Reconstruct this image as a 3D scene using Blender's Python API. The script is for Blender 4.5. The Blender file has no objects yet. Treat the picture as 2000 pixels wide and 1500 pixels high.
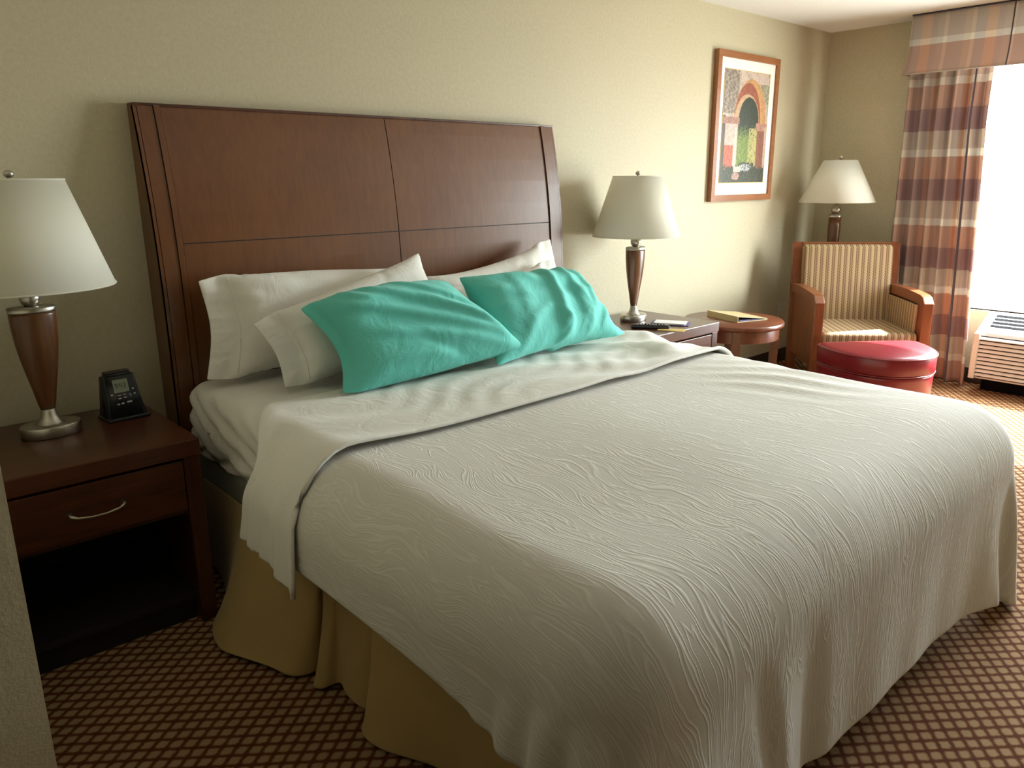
import bpy, bmesh, math, random
import numpy as np
from mathutils import Vector, Matrix
random.seed(7); np.random.seed(7)
C = bpy.context.scene.collection
PI = math.pi

# ------------------------------------------------------------------ helpers
def link(name, me, mat=None, parent=None, smooth=False, loc=None):
    o = bpy.data.objects.new(name, me); C.objects.link(o)
    if mat is not None and not me.materials: me.materials.append(mat)
    if parent is not None: o.parent = parent
    if loc: o.location = loc
    if smooth:
        me.polygons.foreach_set('use_smooth', [True]*len(me.polygons))
    return o

def from_bm(name, bm, mat, parent=None, smooth=False, loc=None):
    bmesh.ops.recalc_face_normals(bm, faces=bm.faces)
    me = bpy.data.meshes.new(name); bm.to_mesh(me); bm.free()
    return link(name, me, mat, parent, smooth, loc)

def tag(o, label, cat, group=None, kind=None):
    if label: o['label'] = label
    if cat: o['category'] = cat
    if group: o['group'] = group
    if kind: o['kind'] = kind
    return o

def thing(name, loc, label, cat, rotz=0, group=None):
    o = bpy.data.objects.new(name, None); C.objects.link(o)
    o.empty_display_size = .05
    o.location = loc; o.rotation_euler = (0, 0, rotz)
    return tag(o, label, cat, group)

def box(bm, x0, x1, y0, y1, z0, z1, bev=0, seg=2):
    r = bmesh.ops.create_cube(bm, size=1)
    vs = r['verts']
    for v in vs:
        v.co = Vector((x0+(v.co.x+.5)*(x1-x0), y0+(v.co.y+.5)*(y1-y0), z0+(v.co.z+.5)*(z1-z0)))
    if bev:
        es = list({e for v in vs for e in v.link_edges})
        bmesh.ops.bevel(bm, geom=es, offset=bev, segments=seg, affect='EDGES', profile=.6)

def mbox(name, b, mat, parent=None, bev=0, seg=2, smooth=False):
    bm = bmesh.new(); box(bm, *b, bev=bev, seg=seg)
    return from_bm(name, bm, mat, parent, smooth)

def prism(bm, pts, h0, h1, axis='z', bev=0, seg=2):
    """extrude a closed 2D outline; axis z: (x,y)->z ; x: (y,z)->x ; y: (x,z)->y"""
    def P(p, h):
        if axis == 'z': return (p[0], p[1], h)
        if axis == 'x': return (h, p[0], p[1])
        return (p[0], h, p[1])
    a = [bm.verts.new(P(p, h0)) for p in pts]; b = [bm.verts.new(P(p, h1)) for p in pts]
    n = len(pts)
    f = [bm.faces.new(a), bm.faces.new(b)]
    for i in range(n): f.append(bm.faces.new((a[i], a[(i+1) % n], b[(i+1) % n], b[i])))
    if bev:
        es = list(set(f[0].edges) | set(f[1].edges))
        bmesh.ops.bevel(bm, geom=es, offset=bev, segments=seg, affect='EDGES', profile=.6)

def lathe(bm, prof, n=48, sy=1.0, cx=0, cy=0, cap=True):
    """prof: list of (r, z) or (r, z, sy)"""
    rings = []
    for p in prof:
        r, z = p[0], p[1]; s = p[2] if len(p) > 2 else sy
        rings.append([bm.verts.new((cx+r*math.cos(2*PI*i/n), cy+r*s*math.sin(2*PI*i/n), z)) for i in range(n)])
    for a, b in zip(rings, rings[1:]):
        for i in range(n): bm.faces.new((a[i], a[(i+1) % n], b[(i+1) % n], b[i]))
    if cap:
        bm.faces.new(rings[0]); bm.faces.new(rings[-1])

def sphere(bm, c, r, sx=1, sy=1, sz=1, u=20, v=14):
    res = bmesh.ops.create_uvsphere(bm, u_segments=u, v_segments=v, radius=r)
    for q in res['verts']: q.co = Vector((c[0]+q.co.x*sx, c[1]+q.co.y*sy, c[2]+q.co.z*sz))

def tube(bm, pts, r, n=10, taper=None):
    pts = [Vector(p) for p in pts]; rings = []
    for i, p in enumerate(pts):
        t = (pts[min(i+1, len(pts)-1)]-pts[max(i-1, 0)]).normalized()
        up = Vector((0, 0, 1)) if abs(t.z) < .9 else Vector((1, 0, 0))
        a = t.cross(up).normalized(); b = t.cross(a)
        rr = r*(taper[i] if taper else 1)
        rings.append([bm.verts.new(p+a*rr*math.cos(2*PI*k/n)+b*rr*math.sin(2*PI*k/n)) for k in range(n)])
    for A, B in zip(rings, rings[1:]):
        for k in range(n): bm.faces.new((A[k], A[(k+1) % n], B[(k+1) % n], B[k]))
    bm.faces.new(rings[0]); bm.faces.new(rings[-1])

def grid_mesh(name, P, uv=None):
    """P (n,m,3) array -> mesh with UVs uv (n,m,2)"""
    n, m, _ = P.shape
    me = bpy.data.meshes.new(name)
    idx = np.arange(n*m).reshape(n, m)
    f = np.stack([idx[:-1, :-1], idx[1:, :-1], idx[1:, 1:], idx[:-1, 1:]], -1).reshape(-1, 4)
    me.from_pydata(P.reshape(-1, 3).tolist(), [], f.tolist())
    if uv is not None:
        l = me.uv_layers.new(name='UVMap')
        vi = np.zeros(len(me.loops), dtype=np.int32); me.loops.foreach_get('vertex_index', vi)
        l.data.foreach_set('uv', uv.reshape(-1, 2)[vi].ravel().astype(np.float32))
    return me

def add_mods(o, sub=1, thick=0):
    if thick:
        s = o.modifiers.new('solid', 'SOLIDIFY'); s.thickness = thick; s.offset = 0
    if sub:
        s = o.modifiers.new('sub', 'SUBSURF'); s.levels = sub; s.render_levels = sub

# ------------------------------------------------------------------ materials
def newmat(name, col=(.8, .8, .8), rough=.6, metal=0, **kw):
    m = bpy.data.materials.new(name); m.use_nodes = True
    b = m.node_tree.nodes['Principled BSDF']
    b.inputs['Base Color'].default_value = (*col, 1)
    b.inputs['Roughness'].default_value = rough
    b.inputs['Metallic'].default_value = metal
    for k, v in kw.items(): b.inputs[k].default_value = v
    return m

class N:
    """small node-graph helper"""
    def __init__(s, m): s.m = m; s.t = m.node_tree; s.b = s.t.nodes.get('Principled BSDF')
    def n(s, typ, **kw):
        x = s.t.nodes.new(typ)
        for k, v in kw.items(): setattr(x, k, v)
        return x
    def l(s, a, b): s.t.links.new(a, b)
    def math(s, op, a, b=None, c=None):
        x = s.n('ShaderNodeMath', operation=op)
        for i, v in enumerate((a, b, c)):
            if v is None: continue
            if isinstance(v, (int, float)): x.inputs[i].default_value = v
            else: s.l(v, x.inputs[i])
        return x.outputs[0]
    def coord(s, which='Object', scale=(1, 1, 1), rot=(0, 0, 0)):
        tc = s.n('ShaderNodeTexCoord'); mp = s.n('ShaderNodeMapping')
        mp.inputs['Scale'].default_value = scale; mp.inputs['Rotation'].default_value = rot
        s.l(tc.outputs[which], mp.inputs[0]); return mp.outputs[0]
    def noise(s, vec, scale=5, detail=3, rough=.5, dist=0):
        x = s.n('ShaderNodeTexNoise'); s.l(vec, x.inputs['Vector'])
        x.inputs['Scale'].default_value = scale; x.inputs['Detail'].default_value = detail
        x.inputs['Roughness'].default_value = rough; x.inputs['Distortion'].default_value = dist
        return x.outputs['Fac']
    def ramp(s, fac, stops, interp='LINEAR'):
        x = s.n('ShaderNodeValToRGB'); s.l(fac, x.inputs[0]); r = x.color_ramp; r.interpolation = interp
        while len(r.elements) > 1: r.elements.remove(r.elements[-1])
        r.elements[0].position = stops[0][0]; r.elements[0].color = (*stops[0][1], 1)
        for p, c in stops[1:]:
            e = r.elements.new(p); e.color = (*c, 1)
        return x.outputs[0]
    def mix(s, fac, a, b, blend='MIX'):
        x = s.n('ShaderNodeMix', data_type='RGBA', blend_type=blend)
        for i, v in ((0, fac), (6, a), (7, b)):
            if isinstance(v, (int, float)): x.inputs[i].default_value = v
            elif isinstance(v, tuple): x.inputs[i].default_value = (*v, 1)
            else: s.l(v, x.inputs[i])
        return x.outputs[2]
    def bump(s, h, strength=.3, dist=.01, prev=None):
        x = s.n('ShaderNodeBump'); x.inputs['Strength'].default_value = strength
        x.inputs['Distance'].default_value = dist; s.l(h, x.inputs['Height'])
        if prev is not None: s.l(prev, x.inputs['Normal'])
        s.l(x.outputs[0], s.b.inputs['Normal']); return x.outputs[0]
    def color(s, c): s.l(c, s.b.inputs['Base Color'])

def wood(name, dark, light, rough=.32, axis='z', coat=.25):
    m = newmat(name, light, rough); g = N(m)
    sc = {'z': (14, 14, 1.1), 'x': (1.1, 14, 14), 'y': (14, 1.1, 14)}[axis]
    v = g.coord('Object', sc)
    a = g.noise(v, 4, 6, .6, .6)
    b = g.noise(g.coord('Object', (1.2, 1.2, 1.2)), 2.2, 2)
    f = g.math('ADD', g.math('MULTIPLY', a, .55), g.math('MULTIPLY', b, .45))
    g.color(g.ramp(f, [(.34, dark), (.62, light)]))
    g.b.inputs['Coat Weight'].default_value = coat; g.b.inputs['Coat Roughness'].default_value = .25
    return m

M = {}
# wall vinyl
m = newmat('wall_vinyl', (.60, .53, .385), .55); g = N(m)
v = g.coord('Object'); n1 = g.noise(v, 170, 2, .6); n2 = g.noise(v, 60, 3, .6)
g.color(g.ramp(n2, [(.35, (.495, .44, .305)), (.65, (.535, .48, .34))]))
g.bump(g.math('ADD', n1, n2), .35, .0015)
g.b.inputs['Specular IOR Level'].default_value = .3
M['wall'] = m
m = newmat('ceiling_texture', (.80, .80, .77), .9); g = N(m)
g.bump(g.noise(g.coord('Object'), 120, 3, .7), .5, .004); M['ceil'] = m
M['base'] = newmat('dark_base_trim', (.035, .022, .015), .5)
M['wood'] = wood('cherry_wood', (.030, .007, .003), (.080, .020, .007))
M['woodx'] = wood('cherry_wood_horizontal', (.036, .009, .003), (.095, .025, .008), axis='x')
M['woodhb'] = wood('headboard_veneer', (.098, .030, .008), (.152, .054, .014), rough=.32, coat=.3)
M['woodtab'] = wood('side_table_wood', (.10, .025, .009), (.20, .054, .019), axis='x')
M['woodch'] = wood('chair_wood', (.13, .035, .011), (.24, .072, .022))
M['woodlamp'] = wood('lamp_wood', (.085, .030, .009), (.15, .056, .016), rough=.28)
M['groove'] = newmat('dark_groove', (.02, .006, .004), .6)
M['frame'] = wood('frame_wood', (.24, .085, .03), (.33, .13, .05), axis='x')
M['nickel'] = newmat('brushed_nickel', (.50, .47, .42), .33, 1)
M['brass'] = newmat('pewter_pull', (.45, .40, .30), .35, 1)
M['black'] = newmat('black_plastic', (.012, .013, .016), .32)
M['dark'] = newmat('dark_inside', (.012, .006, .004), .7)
M['mat'] = newmat('picture_mat', (.80, .80, .74), .8)
M['white'] = newmat('white_paper', (.80, .80, .82), .7)
M['purple'] = newmat('purple_card', (.10, .08, .22), .6)
M['yellow'] = newmat('yellow_card', (.62, .45, .15), .6)
M['binder'] = newmat('tan_binder', (.55, .45, .24), .5)
M['acwhite'] = newmat('cream_plastic', (.60, .585, .57), .5)
M['acdark'] = newmat('dark_grille', (.007, .0075, .009), .9, **{'Specular IOR Level': .05})
M['plate'] = newmat('wall_plate', (.55, .52, .44), .4)
M['winframe'] = newmat('window_frame_paint', (.75, .75, .73), .5)

# shade: off-white fabric, slightly translucent
def shade_mat():
    m = newmat('shade_linen', (.87, .86, .78), .8); g = N(m)
    g.bump(g.noise(g.coord('Object', (1, 1, 3)), 160, 2), .15, .001)
    tr = g.n('ShaderNodeBsdfTranslucent'); tr.inputs[0].default_value = (.90, .86, .72, 1)
    mx = g.n('ShaderNodeMixShader'); mx.inputs[0].default_value = .36
    g.l(g.b.outputs[0], mx.inputs[1]); g.l(tr.outputs[0], mx.inputs[2])
    g.l(mx.outputs[0], g.t.nodes['Material Output'].inputs[0]); return m
M['shade'] = shade_mat()

def cloth_mat(name, col, wr=1.0, sheen=.15, wscale=9):
    m = newmat(name, col, .85); g = N(m)
    g.b.inputs['Sheen Weight'].default_value = sheen
    v = g.coord('Object')
    w = g.noise(v, wscale, 4, .55, 1.2)
    n0 = g.bump(w, .30*wr, .02)
    g.bump(g.noise(v, 420, 2), .12, .0008, n0)
    return m
M['sheet'] = cloth_mat('white_sheet', (.79, .775, .725), .6)
M['pillow'] = cloth_mat('white_pillowcase', (.80, .785, .74), .8, wscale=11)
M['teal'] = cloth_mat('turquoise_pillowcase', (.13, .60, .53), 1.0, wscale=10)
M['skirt'] = cloth_mat('tan_bed_skirt', (.43, .295, .115), .4)
m = cloth_mat('box_spring_fabric', (.20, .21, .17), .3); M['boxspring'] = m

# coverlet: raised cords meandering along the length of the bed
m = newmat('matelasse_coverlet', (.72, .70, .64), .85); g = N(m)
uvn = g.coord('UV')
warp = g.noise(uvn, 2.3, 2, .5)
warp2 = g.noise(uvn, 9, 2, .5)
sx = g.n('ShaderNodeSeparateXYZ'); g.l(uvn, sx.inputs[0])
uu = g.math('ADD', g.math('MULTIPLY', sx.outputs[0], 25), g.math('ADD', g.math('MULTIPLY', warp, 5.0), g.math('MULTIPLY', warp2, .8)))
vv = g.math('MULTIPLY', sx.outputs[1], 2.6)
cb = g.n('ShaderNodeCombineXYZ'); g.l(uu, cb.inputs[0]); g.l(vv, cb.inputs[1])
na = g.n('ShaderNodeTexNoise'); g.l(cb.outputs[0], na.inputs['Vector']); na.inputs['Scale'].default_value = 1.0
na.inputs['Detail'].default_value = 1.0; na.inputs['Roughness'].default_value = .5
def ridge(fac, w, off):
    r = g.math('ABSOLUTE', g.math('SUBTRACT', fac, off))
    return g.math('SUBTRACT', 1.0, g.math('SMOOTH_MIN', g.math('DIVIDE', r, w), 1.0, .3))
nn = na.outputs['Fac']
R = g.math('MAXIMUM', g.math('MAXIMUM', ridge(nn, .020, .36), ridge(nn, .020, .50)), ridge(nn, .020, .62))
R = g.math('MAXIMUM', R, ridge(nn, .020, .43))
R2 = g.math('MAXIMUM', ridge(nn, .018, .56), ridge(nn, .018, .47))
R = g.math('MAXIMUM', R, g.math('MULTIPLY', R2, g.math('SMOOTH_MIN', 1.0, g.math('MULTIPLY', g.math('MAXIMUM', g.math('SUBTRACT', warp, .45), 0.0), 8), .2)))
fine = g.noise(uvn, 300, 2)
h = g.math('ADD', g.math('MULTIPLY', R, 1.0), g.math('MULTIPLY', fine, .25))
b0 = g.bump(h, .34, .0022)
g.color(g.mix(g.math('MULTIPLY', R, .6), (.68, .66, .605), (.80, .785, .735)))
g.b.inputs['Sheen Weight'].default_value = .15
M['coverlet'] = m

# carpet: lattice of dark lines on tan cells
m = newmat('lattice_carpet', (.3, .2, .1), .95); g = N(m)
v = g.coord('Object'); sx = g.n('ShaderNodeSeparateXYZ'); g.l(v, sx.inputs[0])
wob = g.noise(v, 90, 2); wob = g.math('MULTIPLY', g.math('SUBTRACT', wob, .5), .22)
a = g.math('DIVIDE', sx.outputs[0], .057); b = g.math('DIVIDE', sx.outputs[1], .0457)
A = g.math('ADD', g.math('FRACT', g.math('ADD', g.math('ADD', a, b), 100)), wob)
B = g.math('SUBTRACT', g.math('FRACT', g.math('ADD', g.math('SUBTRACT', a, b), 100)), wob)
da = g.math('ABSOLUTE', g.math('SUBTRACT', A, .5)); db = g.math('ABSOLUTE', g.math('SUBTRACT', B, .5))
dm = g.math('POWER', g.math('ADD', g.math('POWER', da, 4.0), g.math('POWER', db, 4.0)), .25)
col = g.ramp(dm, [(.25, (.41, .28, .155)), (.34, (.30, .17, .08)), (.42, (.155, .058, .023)), (.5, (.11, .035, .014))])
var = g.noise(v, 14, 2)
col = g.mix(g.math('MULTIPLY', var, .35), col, (.30, .10, .04), 'MULTIPLY')
g.color(col); g.bump(g.noise(v, 700, 2), .5, .003)
g.b.inputs['Specular IOR Level'].default_value = .1
M['carpet'] = m

# chair fabric, wavy stripes (UV in metres)
m = newmat('striped_upholstery', (.4, .3, .15), .85); g = N(m)
uvn = g.coord('UV'); sx = g.n('ShaderNodeSeparateXYZ'); g.l(uvn, sx.inputs[0])
wv = g.math('MULTIPLY', g.math('SINE', g.math('MULTIPLY', sx.outputs[1], 330)), .0022)
su = g.math('FRACT', g.math('ADD', g.math('DIVIDE', g.math('ADD', sx.outputs[0], wv), .040), 50))
col = g.ramp(su, [(0, (.42, .31, .16)), (.16, (.46, .35, .19)), (.26, (.17, .08, .045)), (.38, (.20, .10, .055)), (.45, (.36, .26, .13)), (.55, (.24, .14, .075)), (.64, (.15, .07, .04)), (.76, (.34, .24, .12)), (1, (.42, .31, .16))])
g.color(col); g.bump(su, .2, .002)
M['stripe'] = m
m = newmat('red_leather', (.19, .012, .020), .30); g = N(m)
g.bump(g.noise(g.coord('Object'), 90, 3), .08, .002); M['leather'] = m

# curtain bands going up from 1.246: plum .142, rust .147, cream .046, tan .122
def plaid_mat(name, v0, fr, per, ufreq, transl):
    m = newmat(name, (.5, .3, .2), .9); g = N(m)
    uvn = g.coord('UV'); sx = g.n('ShaderNodeSeparateXYZ'); g.l(uvn, sx.inputs[0])
    f = g.math('FRACT', g.math('ADD', g.math('DIVIDE', g.math('SUBTRACT', sx.outputs[1], v0), per), 20))
    tan, cream, rust, plum = (.46, .40, .35), (.60, .58, .53), (.44, .295, .24), (.285, .19, .19)
    cols = {'t': tan, 'c': cream, 'r': rust, 'p': plum}
    c1 = g.ramp(f, [(p, cols[k]) for p, k in fr], 'CONSTANT')
    u = g.math('FRACT', g.math('ADD', g.math('MULTIPLY', sx.outputs[0], ufreq), 20))
    st = g.ramp(u, [(0, (.95, .95, .95)), (.10, (1.15, 1.14, 1.12)), (.16, (.92, .91, .94)), (.42, (1.02, .98, .92)), (.52, (1.16, 1.15, 1.12)), (.58, (.90, .91, .96)), (.74, (1.12, .96, .84)), (.90, (.90, .88, .93))], 'CONSTANT')
    g.color(g.mix(1.0, c1, st, 'MULTIPLY'))
    g.bump(g.noise(uvn, 500, 2), .2, .001)
    src = g.b.inputs['Base Color'].links[0].from_socket
    tr = g.n('ShaderNodeBsdfTranslucent'); g.l(src, tr.inputs[0])
    mx = g.n('ShaderNodeMixShader'); mx.inputs[0].default_value = transl
    g.l(g.b.outputs[0], mx.inputs[1]); g.l(tr.outputs[0], mx.inputs[2])
    g.l(mx.outputs[0], g.t.nodes['Material Output'].inputs[0])
    return m
M['curtain'] = plaid_mat('plaid_curtain', 1.246, [(0, 'p'), (.31, 'r'), (.632, 'c'), (.735, 't')], .457, 4.2, .16)
M['valance'] = plaid_mat('plaid_valance', 2.05, [(0, 'r'), (.50, 'c'), (.60, 't')], .385, 2.6, .12)
M['cord'] = newmat('dark_cord', (.05, .045, .06), .8)
M['band'] = newmat('dark_curtain_stripe', (.085, .07, .095), .9)

# glass
m = bpy.data.materials.new('window_glass'); m.use_nodes = True
t = m.node_tree; t.nodes.remove(t.nodes['Principled BSDF'])
a = t.nodes.new('ShaderNodeBsdfTransparent'); a.inputs[0].default_value = (.96, .98, .97, 1)
b = t.nodes.new('ShaderNodeBsdfGlossy'); b.inputs['Roughness'].default_value = .02
x = t.nodes.new('ShaderNodeMixShader'); x.inputs[0].default_value = .05
t.links.new(a.outputs[0], x.inputs[1]); t.links.new(b.outputs[0], x.inputs[2]); t.links.new(x.outputs[0], t.nodes['Material Output'].inputs[0])
M['glass'] = m

# ------------------------------------------------------------------ room shell
XR, ZC, XL, YF = 5.005, 2.44, -2.4, -4.5
WY0, WY1, WZ0, WZ1 = -2.95, -1.02, .515, 2.25         # window opening in the right wall
def struct(o): o['kind'] = 'structure'; return o
struct(mbox('floor', (XL-.1, XR+.1, YF-.1, .1, -.08, 0), M['carpet']))
struct(mbox('ceiling', (XL-.1, XR+.1, YF-.1, .1, ZC, ZC+.08), M['ceil']))
struct(mbox('wall_back', (XL-.1, XR+.1, 0, .1, 0, ZC), M['wall']))
M['unseen_wall'] = wood('unseen_wall_dark', (.13, .105, .055), (.19, .155, .085))  # invented dark finish for the unseen walls, cuts bounce light in the room
struct(mbox('wall_front', (XL-.1, XR+.1, YF-.1, YF, 0, ZC), M['unseen_wall']))
struct(mbox('wall_left', (XL-.1, XL, YF, 0, 0, ZC), M['unseen_wall']))
bm = bmesh.new()
box(bm, XR, XR+.14, YF, WY0, 0, ZC); box(bm, XR, XR+.14, WY1, 0, 0, ZC)
box(bm, XR, XR+.14, WY0, WY1, 0, WZ0); box(bm, XR, XR+.14, WY0, WY1, WZ1, ZC)
struct(from_bm('wall_right', bm, M['wall']))
# projecting wall block to the left of the nightstand (its corner shows bottom left)
struct(mbox('wall_corner_left', (XL, -.765, -1.75, 0, 0, ZC), M['wall']))
bm = bmesh.new(); box(bm, -.765, XR, -.012, 0, 0, .105, .003)
struct(from_bm('baseboard_back', bm, M['base']))
bm = bmesh.new(); box(bm, XR-.012, XR, YF, 0, 0, .105, .003)
struct(from_bm('baseboard_right', bm, M['base']))
# window
w = bpy.data.objects.new('window_1', None); C.objects.link(w); w.location = (XR+.08, (WY0+WY1)/2, WZ0); struct(w)
bm = bmesh.new(); hy = (WY1-WY0)/2; hz = WZ1-WZ0
for b_ in ((-.03, .03, -hy, -hy+.035, 0, hz), (-.03, .03, hy-.035, hy, 0, hz), (-.03, .03, -hy+.035, hy-.035, 0, .008), (-.03, .03, -hy+.035, hy-.035, hz-.035, hz)):
    box(bm, *b_, bev=.004)
struct(from_bm('window_frame', bm, M['winframe'], w))
struct(mbox('window_pane', (-.003, .003, -hy+.035, hy-.035, .008, hz-.035), M['glass'], w))
struct(mbox('window_sill', (-.079, .05, -hy, hy, -.025, 0.0), M['winframe'], w, bev=.005))

# ------------------------------------------------------------------ cloth solver
def relax(P, rest, pairs, w=None, k=1.0):
    for (a, b, L) in pairs:
        pa = P[a]; pb = P[b]; d = pb-pa
        l = np.sqrt((d*d).sum(-1))+1e-9
        c = (k*.5*(l-L)/l)[..., None]*d
        if w is not None:
            P[a] = pa+c*w[a][..., None]; P[b] = pb-c*w[b][..., None]
        else:
            P[a] = pa+c; P[b] = pb-c
    return P

def make_pairs(n, m, dx, dy):
    S = slice; out = []
    def add(a, b, L): out.append((a, b, L))
    for o in (0, 1):
        c = (n-1-o+1)//2
        add((S(o, o+2*c, 2), S(None)), (S(o+1, o+1+2*c, 2), S(None)), dx)
        c = (m-1-o+1)//2
        add((S(None), S(o, o+2*c, 2)), (S(None), S(o+1, o+1+2*c, 2)), dy)
    d = math.hypot(dx, dy)
    for o in (0, 1):
        c = (n-1-o+1)//2
        add((S(o, o+2*c, 2), S(0, m-1)), (S(o+1, o+1+2*c, 2), S(1, m)), d)
        add((S(o, o+2*c, 2), S(1, m)), (S(o+1, o+1+2*c, 2), S(0, m-1)), d)
    return out

def bend_pairs(n, m, dx, dy, s=2):
    S = slice; out = []
    for o in range(2*s):
        idx = np.array([i for i in range(n-s) if i % (2*s) == o % (2*s)])
        if len(idx): out.append(((idx, S(None)), (idx+s, S(None)), dx*s))
        idx = np.array([i for i in range(m-s) if i % (2*s) == o % (2*s)])
        if len(idx): out.append(((S(None), idx), (S(None), idx+s), dy*s))
    return out

def drape(P, dx, dy, collide, steps=140, it=14, fixed=None, kb=.12, grav=-9.8, dt=.018, damp=.97):
    n, m, _ = P.shape
    w = np.ones((n, m));
    if fixed is not None: w[fixed] = 0
    V = np.zeros_like(P); pr = make_pairs(n, m, dx, dy); bp = bend_pairs(n, m, dx, dy)
    for s in range(steps):
        V[..., 2] += grav*dt*w
        old = P.copy(); P = P+V*dt*w[..., None]
        for i in range(it):
            relax(P, None, pr, w)
            if i % 3 == 0: relax(P, None, bp, w, kb)
            if i % 3 == 2 or i == it-1: P = collide(P, old)
        V = (P-old)/dt*damp
        sp = np.sqrt((V*V).sum(-1, keepdims=True)); V *= np.minimum(1, 2.0/(sp+1e-9))
    return P

# bed volume the covers lie on: rounded box
BX0, BX1, BY0, BY1, BZ, BR = -.095, 1.995, -2.345, .5, .692, .18
def bed_collide(off):
    def f(P, old):
        x, y, z = P[..., 0], P[..., 1], P[..., 2]
        top = BZ+off-.012*np.clip((x-1.2)/.9, 0, 1)*np.clip((-y-1.2)/1.1, 0, 1) \
            + .006*np.sin(x*5.1+y*3.3)*np.sin(y*4.2-x*2.0+1)+.011*np.exp(-((x-1.66)**2/.04+(y+1.62)**2/.05))*np.sin(x*44+y*24+2*np.sin(y*9))
        cx = np.clip(x, BX0+BR, BX1-BR); cy = np.clip(y, BY0+BR, BY1-BR); cz = np.minimum(z, top-BR)
        dx_, dy_, dz_ = x-cx, y-cy, z-cz
        d = np.sqrt(dx_**2+dy_**2+dz_**2)+1e-9
        R_ = BR+off
        R_ = BR+off*0
        inside = (d < R_) & (z > -1)
        s = np.where(inside, R_/d, 1.0)
        # fully interior points: push up
        P2 = P.copy()
        P2[..., 0] = cx+dx_*s; P2[..., 1] = cy+dy_*s; P2[..., 2] = cz+dz_*s
        deep = inside & (d < 1e-3)
        P2[..., 2] = np.where(deep, top, P2[..., 2])
        # friction
        mv = P2-old
        fr = np.where(inside, .55, 0.0)[..., None]
        P2[..., :2] -= mv[..., :2]*fr
        P2[..., 2] = np.maximum(P2[..., 2], .012)
        return P2
    return f

# ------------------------------------------------------------------ bed
bed = thing('bed', (1.0, -.15, 0), 'king-size bed with tan skirt and white fitted sheet against the cherry headboard', 'bed')
bx, by = 1.0, -.15
def rel(P, o): P = P.copy(); P[..., 0] -= o[0]; P[..., 1] -= o[1]; P[..., 2] -= (o[2] if len(o) > 2 else 0); return P
# mattress with fitted sheet: rounded box with sagging wrinkles on the side
def mattress():
    # shell lofted around a rounded rectangle
    x0, x1, y0, y1 = .02, 1.99, -2.22, -.165
    prof = []   # (inset, z)
    zt, zb, r = .706, .445, .06
    for a in np.linspace(0, PI/2, 7): prof.append((r-r*math.cos(a-PI/2+PI/2), 0)) if False else None
    prof = []
    for a in np.linspace(PI/2, 0, 8): prof.append((r*(1-math.cos(a)), zt-r*(1-math.sin(a))))
    for z in np.linspace(zt-r, zb+.04, 12)[1:]: prof.append((0, z))
    for a in np.linspace(0, PI/2, 5): prof.append((.04*(1-math.cos(a)), zb+.04-.04*math.sin(a)))
    per = []
    rc = .08
    def seg(p, q, k):
        for t in np.linspace(0, 1, k, endpoint=False): per.append((p[0]+(q[0]-p[0])*t, p[1]+(q[1]-p[1])*t))
    def arc(c, a0, k):
        for t in np.linspace(0, 1, k, endpoint=False):
            a = a0+t*PI/2; per.append((c[0]+rc*math.cos(a), c[1]+rc*math.sin(a)))
    seg((x0, y1-rc), (x0, y0+rc), 90); arc((x0+rc, y0+rc), PI, 8); seg((x0+rc, y0), (x1-rc, y0), 40)
    arc((x1-rc, y0+rc), -PI/2, 8); seg((x1, y0+rc), (x1, y1-rc), 60); arc((x1-rc, y1-rc), 0, 8)
    seg((x1-rc, y1), (x0+rc, y1), 30); arc((x0+rc, y1-rc), PI/2, 8)
    per = np.array(per); c = np.array([(x0+x1)/2, (y0+y1)/2])
    rings = []
    # top filled with shrinking rings
    def nrm():
        t = np.roll(per, -1, 0)-np.roll(per, 1, 0); t /= np.linalg.norm(t, axis=1)[:, None]
        return np.stack([-t[:, 1], t[:, 0]], 1)
    nr = nrm()
    if ((per+nr*.01-c)**2).sum() < ((per-c)**2).sum(): nr = -nr   # outward
    V = []
    for s in (0.02, .35, .7, .88, .96):
        q = c+(per-c)*s*.97; V.append(np.c_[q, np.full(len(q), zt)])
    for ins, z in prof:
        q = per-nr*ins
        yy = q[:, 1]
        # diagonal tension folds in the hanging side of the sheet
        hgt = np.clip((zt-z)/(zt-zb), 0, 1)
        fold = (.015*np.sin(z*88-yy*34+1.2*np.sin(yy*11))+.006*np.sin(z*130-yy*70))*np.clip(hgt*2.2, 0, 1)*np.exp(-((yy+.42)/.40)**2)
        q = q+nr*fold[:, None]
        V.append(np.c_[q, np.full(len(q), z)])
    V = np.array(V)[:, :, :]
    V[..., 2] -= .05*np.clip((-.60-V[..., 1])/.25, 0, 1)*np.clip((V[..., 2]-.6)/.1, 0, 1)
    n, k, _ = V.shape
    me = bpy.data.meshes.new('mattress')
    idx = np.arange(n*k).reshape(n, k); F = []
    for i in range(n-1):
        for j in range(k): F.append((idx[i, j], idx[i, (j+1) % k], idx[i+1, (j+1) % k], idx[i+1, j]))
    F.append(tuple(int(a) for a in idx[0])); F.append(tuple(int(a) for a in idx[-1][::-1]))
    me.from_pydata(rel(V, (bx, by)).reshape(-1, 3).tolist(), [], [tuple(int(b) for b in f) for f in F])
    o = link('mattress', me, M['sheet'], bed, True); o['label'] = 'mattress in a creased white fitted sheet'
mattress()
o = mbox('box_spring', (.03-bx, 1.98-bx, -2.20-by, -.17-by, .24, .45), M['boxspring'], bed, bev=.03, seg=4, smooth=True)
o['label'] = 'dark grey-green box spring'
mbox('bed_frame', (.10-bx, 1.90-bx, -2.10-by, -.20-by, .0, .24), M['dark'], bed)

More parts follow.
